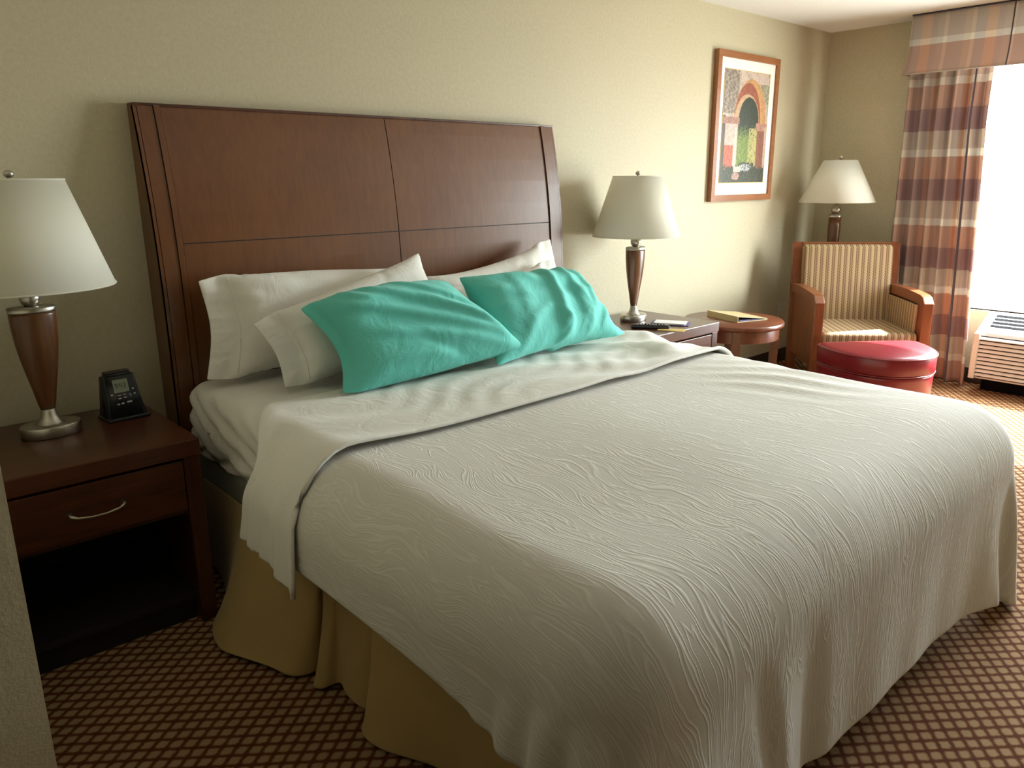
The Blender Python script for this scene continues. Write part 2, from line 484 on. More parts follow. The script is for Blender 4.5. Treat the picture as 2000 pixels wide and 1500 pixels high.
# skirt: bottom curve and top curve on each side
def skirt():
    # (x, y) of the bottom hem, walking from the head on the left side, round the foot, to the head on the right
    bot = [(.01, -.25), (.0, -.38), (-.05, -.55), (-.15, -.68), (-.185, -.82), (-.16, -.92), (-.115, -1.03), (-.09, -1.10), (-.035, -1.13), (.03, -1.12), (.035, -1.14),
           (-.03, -1.165), (-.06, -1.19), (-.045, -1.22), (.0, -1.235), (-.015, -1.30), (-.005, -1.38), (.045, -1.41), (.05, -1.40), (-.03, -1.425), (-.065, -1.46), (-.055, -1.54), (.0, -1.66), (.02, -1.78), (-.02, -1.92), (-.05, -2.05), (-.03, -2.18)]
    top = [(.022, p[1]*.985-.01) for p in bot]
    n = len(bot)
    foot_x = np.linspace(.04, 1.96, 46)
    for i, x in enumerate(foot_x):
        s = math.sin(x*17)*.012+.008*math.sin(x*41)
        bot.append((x, -2.235+s)); top.append((x, -2.215))
    for y in np.linspace(-2.18, -.25, 50):
        s = math.sin(y*15)*.015
        bot.append((2.01+s, y)); top.append((1.99, y))
    bot = np.array(bot); top = np.array(top)
    # refine
    t = np.arange(len(bot)); tt = np.linspace(0, len(bot)-1, len(bot)*4)
    def cr(A):
        i = np.clip(np.floor(tt).astype(int), 0, len(A)-2); f = (tt-i)[:, None]
        p0 = A[np.clip(i-1, 0, None)]; p1 = A[i]; p2 = A[i+1]; p3 = A[np.clip(i+2, None, len(A)-1)]
        return .5*((2*p1)+(-p0+p2)*f+(2*p0-5*p1+4*p2-p3)*f*f+(-p0+3*p1-3*p2+p3)*f**3)
    B, T = cr(bot), cr(top)
    zs = np.linspace(.012, .36, 16); P = []
    for z in zs:
        f = ((z-.012)/.348)**.8
        Q = B*(1-f)+T*f
        zz = np.full(len(Q), z)
        if z < .02: zz += .005*np.sin(np.arange(len(Q))*.35)+.005
        P.append(np.c_[Q, zz])
    P = np.array(P)
    # the head-end panel is rucked up off the floor
    me = grid_mesh('bed_skirt', rel(P, (bx, by)))
    o = link('bed_skirt', me, M['skirt'], bed, True); add_mods(o, 1, .004)
    o['label'] = 'pleated tan bed skirt'
skirt()

# coverlet
res = .021
def sheet_grid(x0, x1, y0, y1, z, res, ex=1.0, ey=1.0):
    n = int(round((x1-x0)/res))+1; m = int(round((y1-y0)/res))+1
    X, Y = np.meshgrid(np.linspace(x0, x1, n), np.linspace(y0, y1, m), indexing='ij')
    P = np.stack([X, Y, np.full_like(X, z)], -1); uv = np.stack([X, Y], -1)
    return P, uv, (x1-x0)/(n-1)*ex, (y1-y0)/(m-1)*ey

P, uv, dx, dy = sheet_grid(-.285, 2.15, -2.720, -.98, .74, res, .998, 1.0)
P[..., 2] += .006*np.random.rand(*P.shape[:2])
fixed = np.zeros(P.shape[:2], bool); hx = (uv[:, -1, 0] > .09) & (uv[:, -1, 0] < 1.81); fixed[hx, -1] = True; fixed[hx, -6] = True
P[fixed, 2] = BZ-.004
P = drape(P, dx, dy, bed_collide(0), steps=150, it=12, kb=.5, fixed=fixed)
# even out the small frills along the foot drop, keep a few broad soft folds
X, Y = uv[..., 0], uv[..., 1]
mk = np.clip((X-.02)/.15, 0, 1)*np.clip((1.80-X)/.12, 0, 1)*np.clip((-2.20-Y)/.12, 0, 1)
for _ in range(60):
    for ax in (0, 1, 2):
        A = P[..., ax]; S_ = A.copy(); S_[1:-1] = .25*A[:-2]+.5*A[1:-1]+.25*A[2:]
        P[..., ax] = A+(S_-A)*mk
dpt = np.clip((-2.30-Y)/.40, 0, 1)
P[..., 1] -= mk*dpt*(.005*np.sin(X*7+1)+.0025*np.sin(X*23))
P[..., 1] += mk*dpt*(.030*np.exp(-((X-.30-.10*dpt)/.035)**2)+.022*np.exp(-((X-.52-.05*dpt)/.045)**2)-.018*np.exp(-((X-.40)/.05)**2))
cv = (1.0, -1.7, 0)
o = link('coverlet', grid_mesh('coverlet', rel(P, cv), uv), M['coverlet'], None, True, cv)
add_mods(o, 1, .008)
tag(o, 'off-white matelasse coverlet with raised wavy cords spread over the bed', 'coverlet')

# folded-back sheet band over the coverlet's head end
P, uv, dx, dy = sheet_grid(-.235, 2.17, -1.25, -.70, .745, .018, 1.012, 1.012)
P[..., 2] += .012*np.random.rand(*P.shape[:2])
P = drape(P, dx, dy, bed_collide(.016), steps=130, it=10, kb=.10)
# gather the hanging left end towards the fold line, with vertical folds
X, Y = uv[..., 0], uv[..., 1]
g1 = np.clip((.17-X)/.22, 0, 1); g1 = g1*g1*(3-2*g1)
P[..., 1] = -1.255+(P[..., 1]+1.255)*(1-.50*g1+.14*np.clip((-.03-X)/.24, 0, 1))
hg = np.clip((.0-X)/.27, 0, 1)
P[..., 0] -= .007*hg**1.4*np.sin((Y+1.25)*46+1.5*hg)*np.clip((-.70-Y)/.1, 0, 1)+.012*hg
P[..., 2] -= .07*hg*np.clip((-.90-Y)/.35, 0, 1)**1.3
# puffed wrinkles towards the right end
wr = .015*np.exp(-((X-1.68)/.30)**2)*np.sin(18*(X-1.4)+9*(Y+1)+2.5*np.sin(8*Y))*np.clip((Y+1.24)/.1, 0, 1)
P[..., 2] += wr+np.abs(wr)*.3
P[..., 2] += .004*np.sin(X*9+Y*26+2*np.sin(X*5))+.002*np.sin(X*31-Y*57+3*np.sin(X*9+Y*5))*np.clip((Y+1.24)/.1, 0, 1)*np.clip((X-.25)/.3, 0, 1)*np.clip((P[..., 2]-.62)/.08, 0, 1)
P[..., 2] += .012*(P[..., 2] > .5)
P[..., 0] += np.where(X < .0, -.014*np.clip(-X/.1, 0, 1), .014*np.clip((X-1.93)/.1, 0, 1))
cv = (1.0, -1.0, 0)
sheet = link('folded_sheet', grid_mesh('folded_sheet', rel(P, cv), uv), M['sheet'], None, True, cv)
add_mods(sheet, 1, .006)
tag(sheet, 'smooth white top sheet folded back in a wide band below the pillows', 'sheet')
# rolled hem along the fold line
bm = bmesh.new(); edge = P[:, 0]-np.array(cv)
pts = [(e[0], e[1]-.002, e[2]+.002) for e in edge[::2]]
tube(bm, pts, .0075, 8)
from_bm('hem', bm, M['sheet'], sheet, True)
band_P = P

# ------------------------------------------------------------------ headboard
HBZ = [0, .6, .9, 1.0, 1.1, 1.2, 1.3, 1.4, 1.5, 1.6, 1.666]
HBY = [-.128, -.135, -.138, -.137, -.134, -.127, -.117, -.103, -.086, -.066, -.050]
def hby(z): return float(np.interp(z, HBZ, HBY))
hb = thing('headboard', (1.0135, 0, 0), 'tall curved cherry wood headboard with grooved panels on the beige wall', 'headboard')
HX = 1.0135
def curved_plate(name, x0, x1, z0, z1, off, th, mat, parent, n=24, bev=.0015):
    zs = np.linspace(z0, z1, n)
    pts = [(hby(z)-off, z) for z in zs]+[(hby(z)-off+th, z) for z in zs[::-1]]
    bm = bmesh.new(); prism(bm, pts, x0-HX, x1-HX, 'x')
    return from_bm(name, bm, mat, parent)
zs = np.linspace(.0, 1.664, 40)
bm = bmesh.new()
prism(bm, [(hby(z), z) for z in zs]+[(-.002, 1.664), (-.002, 0)], .002-HX, 2.025-HX, 'x')
from_bm('frame', bm, M['groove'], hb)
for a, b_, off in ((0, .011, .008), (.013, .065, .009), (.068, .088, .013), (2.016, 2.027, .008), (1.962, 2.014, .009), (1.939, 1.959, .013)):
    curved_plate('stile', a, b_, 0, 1.668, off, off+.01, M['woodhb'], hb)
for a, b_ in ((.091, 1.0115), (1.0155, 1.936)):
    curved_plate('panel', a, b_, 1.197, 1.666, .006, .012, M['woodhb'], hb)
    curved_plate('panel', a, b_, .25, 1.193, .006, .012, M['woodhb'], hb)
# side cheeks
for s, x in ((0, 0), (1, 2.024)):
    bm = bmesh.new(); prism(bm, [(hby(z)-.008, z) for z in zs]+[(-.003, 1.664), (-.003, 0)], x-HX, x+.003-HX, 'x')
    from_bm('side_panel', bm, M['woodhb'], hb)
bm = bmesh.new(); box(bm, -.0-HX+.0, 2.027-HX, -.062, -.003, 1.664, 1.674, .002)
from_bm('top_cap', bm, M['wood'], hb)

# ------------------------------------------------------------------ pillows
def pillow_shape(n=44, m=34, asp=1.5, thick=.17, flat=0.0, seed=1, press=1.0):
    """inflate a two-sided bag: returns F,B arrays in local units (x in [-asp/2,asp/2], y in [-.5,.5])"""
    rs = np.random.RandomState(seed)
    H = .5; W_ = .5*asp
    dx, dy = 2*H*asp*.5*2/(n-1)/1, 2*H/(m-1)
    dx = asp/(n-1)
    X, Y = np.meshgrid(np.linspace(-asp/2, asp/2, n), np.linspace(-.5, .5, m), indexing='ij')
    F = np.stack([X, Y, .01+.012*rs.rand(n, m)], -1); B = np.stack([X, Y, -.01-.012*rs.rand(n, m)], -1)
    pr = make_pairs(n, m, dx, dy); bp = bend_pairs(n, m, dx, dy)
    edge = np.zeros((n, m), bool); edge[0] = edge[-1] = edge[:, 0] = edge[:, -1] = True
    pm = np.ones((n, m))
    if flat: pm = np.clip((X+asp/2-flat*asp)/(.10*asp), 0, 1)
    sgn = ((F, 1), (B, -1))
    VF = np.zeros_like(F); VB = np.zeros_like(B)
    lim = thick/2*np.clip(1-np.abs(2*X/asp)**4, 0, 1)**.5*np.clip(1-np.abs(2*Y)**4, 0, 1)**.5
    lim = lim*(.12+.88*pm)+.006
    def norm(P):
        a = np.gradient(P, axis=0); b = np.gradient(P, axis=1); c = np.cross(a, b)
        return c/(np.linalg.norm(c, axis=-1, keepdims=True)+1e-9)
    for s in range(150):
        for P, V, sg in ((F, VF, 1), (B, VB, -1)):
            V += norm(P)*(sg*press*.0011*pm)[..., None]
            P += V; V *= .80
        for it in range(8):
            for P in (F, B):
                relax(P, None, pr)
                if it % 2 == 0: relax(P, None, bp, None, .10)
            a = (F[edge]+B[edge])*.5; a[:, 2] *= .9
            F[edge] = a; B[edge] = a
            F[..., 2] = np.clip(F[..., 2], .0, lim+.0); B[..., 2] = np.clip(B[..., 2], -lim, -.0)
            F[edge, 2] = a[:, 2]*0; B[edge, 2] = 0
    return F, B

def quad_pillow(name, corners, F, B, scale, mat, label, asp, cat='pillow', group=None, bow=(0, 0), curl=0, flip=False, crease=0.0, seed=1, folds=()):
    """corners TL, TR, BR, BL in metres; local x -> TL..TR, local y up"""
    TL, TR, BR_, BL = [np.array(c, float) for c in corners]
    def mp(P):
        u = P[..., 0]/asp+.5; v = P[..., 1]+.5
        if flip: u = 1-u
        u_, v_ = u[..., None], v[..., None]
        Q = (TL*(1-u_)+TR*u_)*v_+(BL*(1-u_)+BR_*u_)*(1-v_)
        nrm = np.cross(TR-TL+BR_-BL, TL-BL+TR-BR_); nrm /= np.linalg.norm(nrm)
        if nrm[1] > 0: nrm = -nrm          # towards the foot of the bed
        up = (TL-BL+TR-BR_); up /= np.linalg.norm(up)
        Q = Q+nrm*(P[..., 2:]*scale)
        if crease:
            rs = np.random.RandomState(seed); cr = np.zeros(P.shape[:2])
            for k in range(16):
                # soft creases that run in from the seams towards the middle
                e = rs.randint(4); t = rs.rand()*.8+.1
                p0 = np.array([(t, 0), (t, 1), (0, t), (1, t)][e], float); q0 = np.array([.5+rs.randn()*.16, .5+rs.randn()*.16])
                d_ = q0-p0; L_ = np.linalg.norm(d_)*rs.uniform(.55, 1.0); d_ = d_/np.linalg.norm(d_)
                du, dv = u-p0[0], v-p0[1]
                al = (du*d_[0]+dv*d_[1])/L_; ac_ = -du*d_[1]+dv*d_[0]-.05*rs.randn()*np.sin(al*3)
                wd_ = .014+.022*rs.rand()+.02*np.clip(al, 0, 1)
                cr += (rs.rand()*.8+.3)*np.exp(-(ac_/wd_)**2)*np.clip(al*6+.3, 0, 1)*np.clip((1-al)*3, 0, 1)*(1 if rs.rand() > .35 else -.8)
            for (ua, va, ub, vb, wd_, hh) in folds:
                p0 = np.array((ua, va)); d_ = np.array((ub-ua, vb-va)); L_ = np.linalg.norm(d_); d_ = d_/L_
                du, dv = u-ua, v-va; al = (du*d_[0]+dv*d_[1])/L_
                ac_ = -du*d_[1]+dv*d_[0]-.035*np.sin(al*PI)*np.sign(hh)
                prof_ = np.where(ac_ > 0, np.exp(-(ac_/wd_)**2), np.exp(-(ac_/(wd_*.45))**2))
                cr += hh*prof_*np.clip(al*5+.2, 0, 1)*np.clip((1.05-al)*5, 0, 1)
            mk = np.clip(np.abs(P[..., 2])*scale/.012, 0, 1)
            cr += (.30*np.sin(u*150+3*np.sin(u*23))*np.exp(-(1-v)/.09)+.22*np.sin(v*90)*np.exp(-(1-u)/.06))
            Q = Q+nrm*(crease*cr*mk*np.sign(P[..., 2]+1e-6))[..., None]
        Q = Q+up*(bow[0]*(1-(2*u_-1)**2)*v_)-up*(bow[1]*(1-(2*u_-1)**2)*(1-v_))
        Q = Q+nrm*curl*((2*v_-1)**2+.5*(2*u_-1)**2)
        return Q
    f, b = mp(F), mp(B)
    c = (TL+TR+BR_+BL)/4; c[2] = min(BL[2], BR_[2])
    n, m, _ = F.shape
    idx = np.arange(n*m).reshape(n, m)
    bidx = idx+n*m
    edge = np.zeros((n, m), bool); edge[0] = edge[-1] = edge[:, 0] = edge[:, -1] = True
    bidx = np.where(edge, idx, bidx)
    V = np.concatenate([f.reshape(-1, 3), b.reshape(-1, 3)])-c
    Q = []
    for I, rev in ((idx, flip), (bidx, not flip)):
        q = np.stack([I[:-1, :-1], I[1:, :-1], I[1:, 1:], I[:-1, 1:]], -1).reshape(-1, 4)
        if rev: q = q[:, ::-1]
        Q.append(q)
    Q = np.concatenate(Q)
    used = np.unique(Q); remap = -np.ones(len(V), int); remap[used] = np.arange(len(used))
    me = bpy.data.meshes.new(name); me.from_pydata(V[used].tolist(), [], remap[Q].tolist())
    o = link(name, me, mat, None, True, tuple(c)); add_mods(o, 1)
    tag(o, label, cat, group)
    return o, f, c

def hem_line(o, f, c, k, mat, eps=.0035):
    bm = bmesh.new()
    nrm = np.cross(f[-1, 0]-f[0, 0], f[0, -1]-f[0, 0]); nrm /= np.linalg.norm(nrm)
    if nrm[1] > 0: nrm = -nrm
    pts = [tuple(p-c+nrm*.0012) for p in f[k, 2:-2]]
    tube(bm, pts, .0022, 6)
    from_bm('hem', bm, mat, o, True)

KF, KB = pillow_shape(50, 32, 1.75, .40, flat=.10, seed=2)
SF, SB = pillow_shape(44, 34, 1.35, .42, flat=.04, seed=5, press=1.1)
G1 = 'white pillows leaning on the headboard'
o, f, c = quad_pillow('white_pillow', [(.045, -.26, 1.085), (.93, -.25, 1.055), (.93, -.36, .715), (-.005, -.36, .735)], KF, KB, .42, M['pillow'],
    'white pillow at far left, standing upright against the headboard', 1.75, bow=(.035, .01), crease=0.006, seed=11); hem_line(o, f, c, 6, M['pillow'])
o, f, c = quad_pillow('white_pillow', [(.125, -.50, .94), (.955, -.355, 1.125), (1.0, -.54, .745), (.175, -.60, .725)], KF, KB, .36, M['pillow'],
    'white pillow with its right corner raised, behind the left turquoise pillow', 1.75, bow=(.02, .01), crease=0.007, seed=12); hem_line(o, f, c, 6, M['pillow'])
quad_pillow('white_pillow', [(1.04, -.27, 1.01), (1.885, -.215, 1.145), (1.94, -.37, .72), (1.05, -.37, .72)], KF, KB, .36, M['pillow'],
    'white pillow with the highest pointed corner, rearmost on the right side of the headboard', 1.75, bow=(-.02, .01), flip=True, crease=0.007, seed=13)
quad_pillow('white_pillow', [(1.02, -.40, .975), (1.735, -.37, 1.055), (1.79, -.50, .72), (1.04, -.52, .72)], KF, KB, .32, M['pillow'],
    'white pillow mostly hidden between the right turquoise pillow and the rear pillow', 1.75, bow=(-.01, .01), flip=True, crease=0.006, seed=14)
o, f, c = quad_pillow('turquoise_pillow', [(.255, -.60, .995), (.89, -.61, 1.035), (1.07, -.89, .775), (.262, -.80, .73)], SF, SB, .42, M['teal'],
    'turquoise pillow on the left, slumped with its corner over the other turquoise one', 1.35, bow=(.05, .03), crease=0.009, seed=15, folds=((.10, .80, 1.0, .10, .07, 2.4), (.28, .95, .97, .22, .06, 2.0), (.50, .98, .98, .35, .05, 1.4), (.22, .45, .95, .04, .07, 1.8), (.62, .70, .92, .20, .04, 1.6), (.05, .15, .60, .12, .05, 1.2)))
o, f, c = quad_pillow('turquoise_pillow', [(.955, -.62, 1.045), (1.67, -.60, 1.01), (1.75, -.85, .745), (.93, -.89, .73)], SF, SB, .40, M['teal'],
    'turquoise pillow on the right, nearest the nightstand with the notepad', 1.35, bow=(.02, .0), flip=True, crease=0.009, seed=16, folds=((.52, .97, .40, .05, .05, 3.0), (.66, .98, .60, .15, .045, 2.0), (.80, .97, .70, .25, .04, 1.8), (.48, .30, .38, .02, .035, 2.2), (.92, .80, .72, .10, .04, 1.6), (.70, .60, .58, .02, .03, 1.5), (.25, .95, .20, .2, .07, 1.0)))

# ------------------------------------------------------------------ nightstands
def nightstand(cx, label, left):
    y0, y1, h, w_ = -.62, -.055, .633, .62
    t = thing('nightstand', (cx, -.34, 0), label, 'nightstand', group='bedside nightstands')
    cy = -.34; hw = w_/2
    mbox('top', (-hw-.004, hw+.004, y0-cy-.004, y1-cy, .578, h), M['woodx'], t, bev=.004)
    mbox('side_panel', (-hw, -hw+.05, y0-cy+.002, y1-cy, 0, .578), M['wood'], t, bev=.002)
    mbox('side_panel', (hw-.05, hw, y0-cy+.002, y1-cy, 0, .578), M['wood'], t, bev=.002)
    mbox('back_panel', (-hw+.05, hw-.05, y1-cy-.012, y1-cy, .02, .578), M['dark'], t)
    mbox('bottom_shelf', (-hw+.05, hw-.05, y0-cy+.03, y1-cy-.012, .08, .105), M['dark'], t)  # back, shelf and plinth coloured near-black for the shade inside the compartment
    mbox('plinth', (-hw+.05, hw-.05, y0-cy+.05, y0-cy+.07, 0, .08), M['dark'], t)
    mbox('drawer_rail', (-hw+.05, hw-.05, y0-cy+.02, y1-cy-.02, .388, .402), M['wood'], t)
    d = mbox('drawer', (-hw+.053, hw-.053, y0-cy+.004, y0-cy+.024, .405, .568), M['woodx'], t, bev=.002)
    bm = bmesh.new()
    pts = [(-.072, y0-cy+.003, .488), (-.070, y0-cy-.014, .484), (-.055, y0-cy-.022, .479), (-.02, y0-cy-.026, .475), (.02, y0-cy-.026, .475), (.055, y0-cy-.022, .479), (.070, y0-cy-.014, .484), (.072, y0-cy+.003, .488)]
    tube(bm, pts, .0045, 8, taper=[1.9, 1.5, 1.0, .85, .85, 1.0, 1.5, 1.9])
    from_bm('handle', bm, M['brass'], d, True)
    return t
nightstand(-.415, 'cherry nightstand with a drawer and open shelf, left of the bed under the clock', True)
nightstand(2.475, 'cherry nightstand on the far side of the bed holding the remote and notepad', False)

# ------------------------------------------------------------------ lamps
def bedside_lamp(x, y, z, label):
    t = thing('table_lamp', (x, y, z), label, 'lamp', group='bedside table lamps')
    e = .68
    bm = bmesh.new(); lathe(bm, [(.085, 0), (.087, .002), (.087, .033), (.085, .036), (.046, .037)], sy=e+.06)
    lathe(bm, [(.044, .036), (.036, .042), (.026, .058), (.021, .078), (.020, .084)], sy=.9)
    from_bm('base', bm, M['nickel'], t, True)
    bm = bmesh.new()
    prof = [(.021, .083), (.026, .105), (.034, .15), (.044, .20), (.053, .25), (.060, .30), (.064, .35), (.065, .385), (.064, .395)]
    lathe(bm, prof, sy=e); from_bm('stem', bm, M['woodlamp'], t, True)
    bm = bmesh.new(); lathe(bm, [(.0655, .394), (.0665, .397), (.0665, .407), (.063, .411), (.012, .413)], sy=e)
    sphere(bm, (0, 0, .437), .029)
    lathe(bm, [(.008, .46), (.008, .78)], n=12)
    from_bm('neck', bm, M['nickel'], t, True)
    bm = bmesh.new()
    lathe(bm, [(.243, .470, .97), (.1425, .788, .90)], cap=False, n=72)
    s = from_bm('lamp_shade', bm, M['shade'], t, True)
    sm = s.modifiers.new('solid', 'SOLIDIFY'); sm.thickness = .003
    for r, zz, sy_ in ((.2425, .471, .97), (.142, .787, .90)):
        bm = bmesh.new()
        tube(bm, [(r*math.cos(a), r*sy_*math.sin(a), zz) for a in np.linspace(0, 2*PI, 73)], .003, 6)
        from_bm('trim', bm, M['shade'], s, True)
    bm = bmesh.new()
    for a in (0, 2*PI/3, 4*PI/3): tube(bm, [(0, 0, .782), (.14*math.cos(a), .126*math.sin(a), .782)], .002, 6)
    from_bm('spider', bm, M['nickel'], t, True)
    bm = bmesh.new(); sphere(bm, (0, 0, .803), .014, sz=.85); lathe(bm, [(.008, .782), (.006, .795)], n=16)
    from_bm('finial', bm, M['nickel'], t, True)
    return t
bedside_lamp(-.431, -.256, .633, 'table lamp with wooden stem beside the black clock on the left nightstand')
bedside_lamp(2.487, -.256, .633, 'table lamp with wooden stem beside the remote on the far nightstand')

t = thing('floor_lamp', (4.66, -.335, 0), 'floor lamp with a wide cone shade in the corner behind the armchair', 'lamp')
bm = bmesh.new(); lathe(bm, [(.13, 0), (.135, .004), (.135, .02), (.125, .028), (.03, .04), (.02, .06)])
from_bm('base', bm, M['nickel'], t, True)
bm = bmesh.new(); lathe(bm, [(.022, .055), (.03, .3), (.040, .8), (.044, 1.05), (.043, 1.125)]); from_bm('pole', bm, M['woodlamp'], t, True)
bm = bmesh.new(); lathe(bm, [(.044, 1.125), (.045, 1.128), (.045, 1.145), (.03, 1.15)]); sphere(bm, (0, 0, 1.18), .034); lathe(bm, [(.009, 1.2), (.009, 1.53)], n=12)
from_bm('neck', bm, M['nickel'], t, True)
bm = bmesh.new(); lathe(bm, [(.262, 1.232), (.113, 1.522)], cap=False, n=72)
s = from_bm('lamp_shade', bm, M['shade'], t, True); sm = s.modifiers.new('solid', 'SOLIDIFY'); sm.thickness = .003
bm = bmesh.new()
for a in (0, 2*PI/3, 4*PI/3): tube(bm, [(0, 0, 1.515), (.112*math.cos(a), .112*math.sin(a), 1.515)], .002, 6)
from_bm('spider', bm, M['nickel'], t, True)
bm = bmesh.new(); sphere(bm, (0, 0, 1.542), .015); lathe(bm, [(.007, 1.52), (.006, 1.535)], n=12); from_bm('finial', bm, M['nickel'], t, True)

# ------------------------------------------------------------------ clock on left nightstand
t = thing('alarm_clock', (-.205, -.222, .633), 'small black digital alarm clock on the left nightstand', 'clock', rotz=math.radians(4))
bm = bmesh.new()
# body: leaning tapered block
def taper_block(bm, wb, wt, db, dt_, h, lean, bev):
    vs = []
    for z, w_, d_, off in ((0, wb, db, 0), (h, wt, dt_, lean)):
        vs.append([bm.verts.new((sx_*w_/2, off+sy_*d_/2, z)) for sx_, sy_ in ((-1, -1), (1, -1), (1, 1), (-1, 1))])
    fs = [bm.faces.new(vs[0]), bm.faces.new(vs[1])]
    for i in range(4): fs.append(bm.faces.new((vs[0][i], vs[0][(i+1) % 4], vs[1][(i+1) % 4], vs[1][i])))
    bmesh.ops.bevel(bm, geom=list({e for f_ in fs for e in f_.edges}), offset=bev, segments=3, affect='EDGES')
taper_block(bm, .128, .100, .095, .045, .155, .022, .010)
body = from_bm('body', bm, M['black'], t, True)
lean = math.atan2(.022+.025, .155)   # front face slope
def on_face(u, z):    # point on front face: u across, z height
    f_ = z/.155
    return (u, -.0475+f_*(.022-.0225+.0475)-.0008, z)
def face_quad(bm, u0, u1, z0, z1, out=.0):
    vs = []
    for u, z in ((u0, z0), (u1, z0), (u1, z1), (u0, z1)):
        p = on_face(u, z); vs.append(bm.verts.new((p[0], p[1]-out, p[2])))
    vb = [bm.verts.new((v_.co.x, v_.co.y+.003, v_.co.z)) for v_ in vs]
    bm.faces.new(vs); bm.faces.new(vb)
    for i in range(4): bm.faces.new((vs[i], vs[(i+1) % 4], vb[(i+1) % 4], vb[i]))
M['lcd'] = newmat('lcd_panel', (.22, .27, .20), .3); M['seg'] = newmat('lcd_digit', (.03, .045, .035), .5); M['btn'] = newmat('grey_button', (.45, .46, .46), .4)
bm = bmesh.new(); face_quad(bm, -.026, .022, .092, .134, .001); scr = from_bm('screen', bm, M['lcd'], t)
SEG = {'0': 'abcdef', '1': 'bc', '3': 'abcdg', '4': 'bcfg', '9': 'abcdfg'}
bm = bmesh.new()
def digit(ch, ux, z0_, w_=.007, h_=.015, th=.0013):
    S_ = {'a': (0, w_, h_-th, h_), 'g': (0, w_, h_/2-th/2, h_/2+th/2), 'd': (0, w_, 0, th), 'f': (0, th, h_/2, h_), 'e': (0, th, 0, h_/2), 'b': (w_-th, w_, h_/2, h_), 'c': (w_-th, w_, 0, h_/2)}
    for s_ in SEG[ch]:
        a_, b_, c_, d_ = S_[s_]; face_quad(bm, ux+a_, ux+b_, z0_+c_, z0_+d_, .0022)
digit('9', -.020, .107); digit('4', -.005, .107); digit('3', .006, .107)
face_quad(bm, -.0095, -.008, .110, .112, .0022); face_quad(bm, -.0095, -.008, .116, .118, .0022)
from_bm('digits', bm, M['seg'], scr)
for (u, z, w_, h_) in ((-.036, .088, .006, .004), (.034, .098, .006, .004), (.036, .082, .006, .004), (-.013, .083, .010, .002), (.004, .084, .010, .002), (-.013, .073, .010, .003), (.004, .074, .009, .003), (-.022, .055, .008, .004), (-.008, .056, .008, .004), (.014, .058, .016, .005)):
    bm = bmesh.new(); face_quad(bm, u-w_/2, u+w_/2, z-h_/2, z+h_/2, .0015); from_bm('button', bm, M['btn'], t)
bm = bmesh.new(); box(bm, -.040, .040, .008, .036, .152, .160, .004); from_bm('snooze_bar', bm, M['base'], t, True)
bm = bmesh.new(); box(bm, -.066, .070, -.052, .052, 0, .012, .004); from_bm('base', bm, M['black'], t, True)

# ------------------------------------------------------------------ things on the far nightstand
t = thing('remote_control', (2.36, -.475, .633), 'black remote control in front of the lamp on the far nightstand', 'remote control', rotz=math.radians(128))
bm = bmesh.new(); box(bm, -.10, .10, -.024, .024, 0, .022, .008, 3); from_bm('body', bm, M['black'], t, True)
for i in range(9):
    for j in (-1, 0, 1):
        mbox('button', (-.075+i*.016, -.067+i*.016, j*.013-.003, j*.013+.003, .0215, .0235), M['btn'] if (i+j) % 4 == 0 else M['acdark'], t)
t = thing('notepad', (2.545, -.47, .633), 'white notepad with a purple backing card on the far nightstand', 'notepad', rotz=math.radians(-62))
mbox('backing_card', (-.105, .105, -.058, .058, 0, .004), M['purple'], t)
mbox('paper_block', (-.085, .085, -.05, .052, .004, .011), M['white'], t, bev=.001)
o = mbox('card', (-.07, .07, -.03, .03, 0, .003), M['yellow'], None); o.location = (2.40, -.585, .633); o.rotation_euler = (0, 0, math.radians(-62))
tag(o, 'small yellow card beside the remote control on the far nightstand', 'card')

# ------------------------------------------------------------------ round side table and binder
t = thing('side_table', (3.285, -.405, 0), 'round cherry side table carrying a tan binder', 'table')
bm = bmesh.new(); lathe(bm, [(.296, .528), (.302, .533), (.302, .552), (.296, .560)], n=72); from_bm('tabletop', bm, M['woodtab'], t, True)
bm = bmesh.new(); lathe(bm, [(.275, .455), (.275, .530)], n=72, cap=False)
lathe(bm, [(.255, .455), (.255, .530)], n=72, cap=False)
from_bm('apron', bm, M['woodtab'], t, True)
for k in range(4):
    a = math.radians(45+90*k-8)
    bm = bmesh.new(); cx_, cy_ = .252*math.cos(a), .252*math.sin(a)
    box(bm, -.026, .026, -.026, .026, 0, .53, .003)
    for v_ in bm.verts:
        s = .72+.28*v_.co.z/.53
        x_, y_ = v_.co.x*s, v_.co.y*s
        v_.co.x = cx_+x_*math.cos(a)-y_*math.sin(a); v_.co.y = cy_+x_*math.sin(a)+y_*math.cos(a)
    from_bm('leg', bm, M['woodtab'], t)
# binder: wedge closed on its spine
t = thing('binder', (3.33, -.36, .56), 'tan ring binder lying closed on the round side table', 'binder', rotz=math.radians(0))
sp0, sp1 = Vector((3.262, -.23)), Vector((3.185, -.50))
d_ = (sp1-sp0).normalized(); q_ = Vector((-d_.y, d_.x)); L_ = (sp1-sp0).length
def bpt(a, b, z): v_ = sp0+d_*a+q_*b; return (v_.x-3.33, v_.y+.36, z)
def slab(name, c8, mat, par):
    bm = bmesh.new(); vs = [bm.verts.new(p) for p in c8]
    for f_ in ((0, 1, 2, 3), (4, 5, 6, 7), (0, 1, 5, 4), (1, 2, 6, 5), (2, 3, 7, 6), (3, 0, 4, 7)): bm.faces.new([vs[i] for i in f_])
    return from_bm(name, bm, mat, par)
W2 = .235
slab('cover', [bpt(0, 0, 0), bpt(L_, 0, 0), bpt(L_, W2, 0), bpt(0, W2, 0), bpt(0, 0, .003), bpt(L_, 0, .003), bpt(L_, W2, .003), bpt(0, W2, .003)], M['binder'], t)
